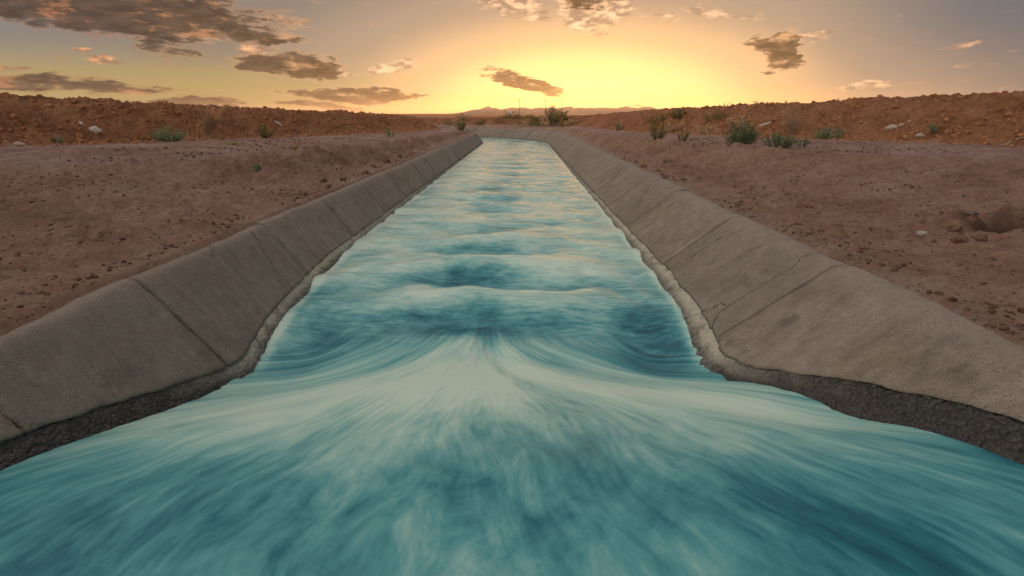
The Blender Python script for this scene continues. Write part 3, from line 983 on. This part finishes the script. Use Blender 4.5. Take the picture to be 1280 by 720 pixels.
def dry_shrub(label, xy, height, width, lean, seed):
    rd = random.Random(seed)
    x, y = xy
    root = empty('dry_shrub', (x, y, any_z(x, y) - .02))
    tag(root, label, 'dry shrub')
    for part, cnt, r0 in (('branches', 26, .008), ('twigs', 330, .0035)):
        vs, fs = [], []
        for i in range(cnt):
            a = rd.uniform(0, 2 * math.pi); rr = math.sqrt(rd.random()) * width * .5
            hh = height * rd.uniform(.55, 1.05)
            tip = Vector((math.cos(a) * rr + lean * hh, math.sin(a) * rr * .6, hh))
            st = Vector((0, 0, 0)) if part == 'branches' else tip * rd.uniform(.15, .75) + Vector((rd.gauss(0, 1), rd.gauss(0, 1), rd.gauss(0, 1))) * width * .06
            en = tip if part == 'branches' else st + (tip.normalized() + Vector((rd.gauss(0, .5), rd.gauss(0, .5), rd.gauss(0, .4)))) * height * .22
            md = st.lerp(en, .5) + Vector((rd.gauss(0, 1), rd.gauss(0, 1), 0)) * width * .03
            tube(vs, fs, [st, md, en], [r0, r0 * .8, r0 * .4], 3)
        mesh_obj(part, vs, fs, M['dry'], root)


dry_shrub('leaning dry straw coloured shrub against the left berm', (-7.7, 12.2), .78, .55, .55, 3)
dry_shrub('dry straw coloured shrub against the right berm behind pale bush', (7.1, 13.4), .72, .55, -.25, 4)


# ------------------------------------------------------------------ litter and stick
def plastic(name, label, xy, lobes, cat='litter', seed=0, mat='plastic', group=None):
    """a crumpled film: lobes (dx, dz, rx, rz) along the slope merged in one skin"""
    x, y = xy
    bm = bmesh.new()
    bmesh.ops.create_icosphere(bm, subdivisions=4, radius=1.0)
    z0 = any_z(x, y)
    for v in bm.verts:
        d = v.co.copy()
        best = 0
        t = max(-1, min(1, d.x))
        cz = np.interp(t, [l[0] for l in lobes], [l[1] for l in lobes])
        th = np.interp(t, [l[0] for l in lobes], [l[2] for l in lobes])
        ln = lobes[-1][3]
        cr = 1 + .35 * mnoise.noise(Vector((d.x * 3 + seed, d.y * 3, d.z * 3))) + .22 * mnoise.noise(Vector((d.x * 8, d.y * 8 + seed, d.z * 8)))
        v.co = Vector((t * ln * (1 + .1 * cr), d.y * th * .55 * cr, cz + d.z * th * cr))
    me = bpy.data.meshes.new(name)
    bm.to_mesh(me); bm.free()
    o = link_mesh(name, me, M[mat])
    o.location = (x, y, z0 + .03)
    tag(o, label, cat, group)
    return o


plastic('plastic_sheet', 'crumpled white plastic with a knotted end on the left berm', (-8.86, 10.3),
        [(-1, .13, .05), (-.75, .10, .075), (-.4, -.03, .03), (0, -.02, .055), (.5, -.03, .085), (1, -.04, .05, .20)], seed=1)
plastic('plastic_sheet', 'crumpled white plastic tapering up to the right on the right berm', (8.27, 11.35),
        [(-1, -.04, .05), (-.5, -.03, .06), (0, -.02, .045), (.4, .03, .035), (.8, .10, .055), (1, .12, .04, .26)], seed=5)
plastic('plastic_scrap', 'small pale scrap beside the top of the left dry shrub', (-7.25, 15.0), [(-1, .06, .03), (0, .03, .04), (1, -.05, .025, .14)], seed=8)
plastic('plastic_scrap', 'pair of pale scraps on right berm left of the dry shrub', (7.0, 14.7), [(-1, -.06, .05), (0, .0, .04), (1, .07, .05, .2)], seed=9)
plastic('plastic_scrap', 'small white scrap lying on the right track near the stick', (8.15, 10.5), [(-1, 0, .02), (0, .02, .035), (1, -.01, .02, .10)], seed=12)
plastic('plastic_scrap', 'pale scrap at the foot of the left berm at the photo edge', (-8.85, 8.7), [(-1, 0, .02), (0, .01, .03), (1, 0, .02, .12)], seed=14)


def stick(label, a, b_, r, seed):
    rd = random.Random(seed)
    a = Vector((*a, any_z(*a) + r * .8)); e = Vector((*b_, any_z(*b_) + r * .8 + .02))
    pts = [a.lerp(e, t) + Vector((0, rd.gauss(0, .02), abs(rd.gauss(0, .012)))) for t in np.linspace(0, 1, 8)]
    vs, fs = [], []
    tube(vs, fs, [p - a for p in pts], [r * (1 - .6 * t) for t in np.linspace(0, 1, 8)], 7)
    o = mesh_obj('stick', vs, fs, M['wood'])
    o.location = a
    tag(o, label, 'stick')
    return o


stick('bleached bent stick lying at the foot of the right berm', (8.55, 9.15), (9.15, 8.95), .013, 2)


# ------------------------------------------------------------------ stones and clods
def lump_mesh(name, seed, flat=.7, sub=2):
    bm = bmesh.new()
    bmesh.ops.create_icosphere(bm, subdivisions=sub, radius=1.0)
    for v in bm.verts:
        d = v.co
        k = 1 + .38 * mnoise.noise(d * 1.3 + Vector((seed * 5.1, 0, 0))) + .18 * mnoise.noise(d * 3.3 + Vector((0, seed * 3.3, 0)))
        v.co = Vector((d.x * k, d.y * k * .8, d.z * k * flat))
    me = bpy.data.meshes.new(name)
    bm.to_mesh(me); bm.free()
    return me


LUMPS = {}
for key, mat, nm in (('stone', 'stone', 'stone'), ('pale', 'stone_pale', 'pale_stone'), ('clod', 'clod', 'dirt_clod')):
    LUMPS[key] = []
    for q in range(4):
        me = lump_mesh(nm, q + len(key) * 3, .55 if key != 'clod' else .75)
        me.materials.append(M[mat])
        LUMPS[key].append(me)


def lump(key, name, xy, size, label, cat, group):
    x, y = xy
    o = bpy.data.objects.new(name, random.choice(LUMPS[key]))
    o.location = (x, y, any_z(x, y) + size * .22)
    o.scale = (size, size, size)
    o.rotation_euler = (random.uniform(-.3, .3), random.uniform(-.3, .3), random.uniform(0, 6.28))
    COL.objects.link(o)
    return tag(o, label, cat, group)


for xy, sz in (((2.42, 5.42), .035), ((2.50, 5.30), .028), ((2.47, 5.55), .02), ((2.38, 5.7), .018), ((2.95, 5.12), .05), ((3.02, 5.08), .035), ((3.10, 5.35), .022),
               ((2.75, 6.1), .03), ((3.45, 5.05), .025), ((2.30, 7.9), .05), ((2.36, 8.3), .04), ((2.42, 8.8), .05), ((2.34, 9.5), .06), ((2.40, 10.4), .06), ((2.5, 7.6), .06)):
    lump('clod', 'dirt_clod', xy, sz, 'dark dirt clod lying near the right concrete edge', 'clod', 'dirt clods by the right lining')
for i in range(26):
    a = random.uniform(0, 6.28); r = random.uniform(.15, .62)
    lump('clod', 'dirt_clod', (BURROW[0] - .08 + math.cos(a) * r, BURROW[1] - .1 + math.sin(a) * r * .6), random.uniform(.018, .06), 'dark crumbly clod around the eroded hole in right bank', 'clod', 'clods around the eroded hole')
for xy, sz in (((-2.62, 6.6), .05), ((-2.66, 7.3), .06), ((-2.60, 8.2), .06), ((-2.7, 9.0), .06), ((-2.64, 5.9), .04), ((-2.8, 6.9), .05), ((-2.75, 10.1), .07), ((-2.7, 11.0), .07)):
    lump('clod', 'dirt_clod', xy, sz, 'dark dirt clod lying near the left concrete edge', 'clod', 'dirt clods by the left lining')
rd = random.Random(21)
for i in range(24):
    lump('stone', 'stone', (rd.uniform(2.6, 5.2), rd.uniform(3.2, 6.5)), rd.uniform(.010, .026), 'small dark stone half sunk in the right dirt bank', 'stone', 'stones on the right bank')
for i in range(26):
    lump('stone', 'stone', (-rd.uniform(2.7, 5.2), rd.uniform(2.5, 6.5)), rd.uniform(.010, .026), 'small dark stone half sunk in the left dirt bank', 'stone', 'stones on the left bank')
for i in range(8):
    lump('pale', 'pale_stone', (-rd.uniform(2.8, 5.5), rd.uniform(3, 8.5)), rd.uniform(.008, .018), 'small pale pebble on the left dirt bank', 'stone', 'pale pebbles on the left bank')
for i in range(8):
    lump('pale', 'pale_stone', (rd.uniform(2.8, 5.5), rd.uniform(3.5, 8.5)), rd.uniform(.008, .018), 'small pale pebble on the right dirt bank', 'stone', 'pale pebbles on the right bank')
lump('stone', 'flat_stone', (4.02, 4.37), .05, 'flat dark stone above the eroded hole in right bank', 'stone', None)
lump('pale', 'pale_stone', (3.3, 3.95), .04, 'flat pale stone beside the right concrete lip', 'stone', None)


def scatter(name, label, spots, mat):
    """countless crumbs of soil joined in one mesh"""
    base = []
    for q in range(5):
        bm = bmesh.new()
        bmesh.ops.create_icosphere(bm, subdivisions=1, radius=1.0)
        co = np.array([v.co * (1 + .45 * mnoise.noise(v.co * 1.7 + Vector((q * 4.0, 1, 2)))) for v in bm.verts])
        fc = np.array([[v.index for v in f.verts] for f in bm.faces])
        bm.free(); base.append((co, fc))
    V, F, off = [], [], 0
    for (x, y, z, r) in spots:
        co, fc = base[RNG.integers(0, 5)]
        a = RNG.uniform(0, 6.28)
        c, s_ = math.cos(a), math.sin(a)
        p = co * r * np.array([1, .8, .7])
        p = np.stack([p[:, 0] * c - p[:, 1] * s_ + x, p[:, 0] * s_ + p[:, 1] * c + y, p[:, 2] + z], 1)
        V.append(p); F.append(fc + off); off += len(co)
    V = np.concatenate(V); F = np.concatenate(F)
    me = bpy.data.meshes.new(name)
    me.vertices.add(len(V)); me.vertices.foreach_set('co', V.astype(np.float32).ravel())
    me.loops.add(F.size); me.loops.foreach_set('vertex_index', F.astype(np.int32).ravel())
    me.polygons.add(len(F)); me.polygons.foreach_set('loop_start', np.arange(0, F.size, 3, dtype=np.int32))
    me.update(calc_edges=True)
    tag(link_mesh(name, me, M[mat], smooth=False), label, 'soil', kind='stuff')


def berm_spots(side, cnt):
    sg = SIDES[side][0]
    P = PROFILE[side]
    out = []
    while len(out) < cnt:
        y = 6.0 + 20 * RNG.random() ** 1.3
        f, c = np.interp(y, P[:, 0], P[:, 3]), np.interp(y, P[:, 0], P[:, 4])
        x = f - .35 + (c - f + .5) * RNG.random()
        r = .012 + .05 * RNG.random() ** 5 + .0012 * y
        out.append((sg * x, y, ground_z(sg * x, y) + r * .25, r))
    return out


def bank_spots(side, cnt):
    sg = SIDES[side][0]
    n0 = abs(wall_n(side, TOP_Z)) + .14
    out = []
    while len(out) < cnt:
        y = 1.8 + 12 * RNG.random() ** 1.6
        x = n0 + 4.0 * RNG.random() ** 1.2
        if perlin(x * 1.1, y * 1.1 + 40 * sg, 7) < RNG.uniform(-.35, .35):
            continue
        r = .0035 + .020 * RNG.random() ** 5 + .0004 * y
        out.append((sg * x, y, ground_z(sg * x, y) + r * .3, r))
    return out


scatter('berm_clods', 'red crumbled clods covering the heaped berms', berm_spots('left', 4200) + berm_spots('right', 4200), 'clod_red')
scatter('soil_crumbs', 'fine soil crumbs and grit strewn over the dirt banks', bank_spots('left', 7000) + bank_spots('right', 7000), 'clod')


# ------------------------------------------------------------------ far things
def far_range(label, az0, az1, dist, hmax, seed, depth):
    na, nd = 220, 14
    az = np.radians(np.linspace(az0, az1, na)); dd = np.linspace(0, 1, nd)
    A, D = np.meshgrid(az, dd, indexing='ij')
    rr = dist + depth * D
    x, y = rr * np.sin(A), rr * np.cos(A)
    u = np.linspace(0, 1, na)[:, None]
    env = sstep(u / .2) * sstep((1 - u) / .3)
    z = hmax * env * np.sin(np.pi * np.clip(D, 0, 1)) ** .8 * (.62 + .55 * fbm(A * 38, D * 2.2, 5, seed)) + hmax * .06 * fbm(A * 160, D * 9, 3, seed + 5) * env - 2
    o = link_mesh('hills', grid_mesh('hills', x, y, z), M['hill'])
    tag(o, label, 'hills', kind='structure')


far_range('hazy distant hills low on the horizon above the bend', -9, 22, 2400, 50, 3, 700)
far_range('faint distant hills behind the right berm', 24, 48, 2600, 40, 14, 700)


def frustum(z0, z1, r0, r1, k=16):
    vs, fs = [], []
    tube(vs, fs, [Vector((0, 0, z0)), Vector((0, 0, (z0 + z1) / 2)), Vector((0, 0, z1))], [r0, (r0 + r1) / 2, r1], k)
    fs.append(tuple(range(k))[::-1]); fs.append(tuple(range(2 * k, 3 * k)))
    return vs, fs


t = empty('water_tank', (102.0, 226.0, .98))
tag(t, 'small far water tank with domed top and mast above the right berm', 'tank')
mesh_obj('tank_wall', *frustum(0, 4.2, 1.6, 1.6), M['wall'], t)
vs, fs = [], []
tube(vs, fs, [Vector((0, 0, 4.2 + .9 * math.sin(a))) for a in np.linspace(0, 1.5, 6)], [1.62 * math.cos(a) for a in np.linspace(0, 1.5, 6)], 16)
mesh_obj('domed_roof', vs, fs, M['roof'], t)
mesh_obj('mast', *frustum(4.6, 8.2, .08, .05, 6), M['metal'], t)

t = empty('shed', (-3.5, 150.0, .98))
t.scale = (.6, .6, .6)
tag(t, 'tiny white shed on the horizon above the canal bend', 'shed')
mesh_obj('wall', [(-.9, -.8, 0), (.9, -.8, 0), (.9, .8, 0), (-.9, .8, 0), (-.9, -.8, 1.7), (.9, -.8, 1.7), (.9, .8, 1.7), (-.9, .8, 1.7), (-.9, 0, 2.2), (.9, 0, 2.2)],
         [(0, 1, 5, 4), (1, 2, 6, 9, 5), (2, 3, 7, 6), (3, 0, 4, 8, 7)], M['wall'], t, False)
mesh_obj('roof', [(-1.05, -1, 1.64), (1.05, -1, 1.64), (1.05, 0, 2.26), (-1.05, 0, 2.26), (1.05, 1, 1.64), (-1.05, 1, 1.64), (-1.05, -1, 1.58), (1.05, -1, 1.58), (1.05, 0, 2.2), (-1.05, 0, 2.2), (1.05, 1, 1.58), (-1.05, 1, 1.58)],
         [(0, 1, 2, 3), (3, 2, 4, 5), (6, 7, 8, 9), (9, 8, 10, 11), (0, 1, 7, 6), (4, 5, 11, 10), (0, 3, 9, 6), (3, 5, 11, 9), (1, 2, 8, 7), (2, 4, 10, 8)], M['wall'], t, False)

for i, (x, y, lab) in enumerate([(-1.0, 210.0, 'leftmost of the far utility poles above the bend'), (10.0, 215.0, 'second far utility pole from the left above the bend'), (17.5, 225.0, 'third far utility pole from the left'),
                                 (112.0, 280.0, 'far utility pole just right of the water tank')]):
    t = empty('utility_pole', (x, y, .98))
    tag(t, lab, 'pole', 'far utility poles')
    mesh_obj('pole', *frustum(0, 6.5, .12, .09, 7), M['pole'], t)
    vs, fs = [], []
    tube(vs, fs, [Vector((-.9, 0, 6.0)), Vector((.9, 0, 6.0))], [.06, .06], 5)
    mesh_obj('crossarm', vs, fs, M['pole'], t)


# ------------------------------------------------------------------ haze
def build_haze():
    m = bpy.data.materials.new('haze'); m.use_nodes = True
    nt = m.node_tree; nt.nodes.clear()
    b = NB(nt)
    v = b.n('ShaderNodeVolumePrincipled')
    v.inputs['Color'].default_value = (1.0, .90, .80, 1)
    v.inputs['Density'].default_value = .00012
    v.inputs['Anisotropy'].default_value = .6
    o = b.n('ShaderNodeOutputMaterial')
    b.link(v.outputs[0], o.inputs['Volume'])
    L = 7000.0
    vs = [(x, y, z) for z in (-4.0, 60.0) for x, y in ((-L, -L), (L, -L), (L, L), (-L, L))]
    h = mesh_obj('haze', vs, [(3, 2, 1, 0), (4, 5, 6, 7), (0, 1, 5, 4), (1, 2, 6, 5), (2, 3, 7, 6), (3, 0, 4, 7)], m, None, False)
    tag(h, 'warm dusty evening haze over the plain', 'haze', kind='stuff')


build_haze()
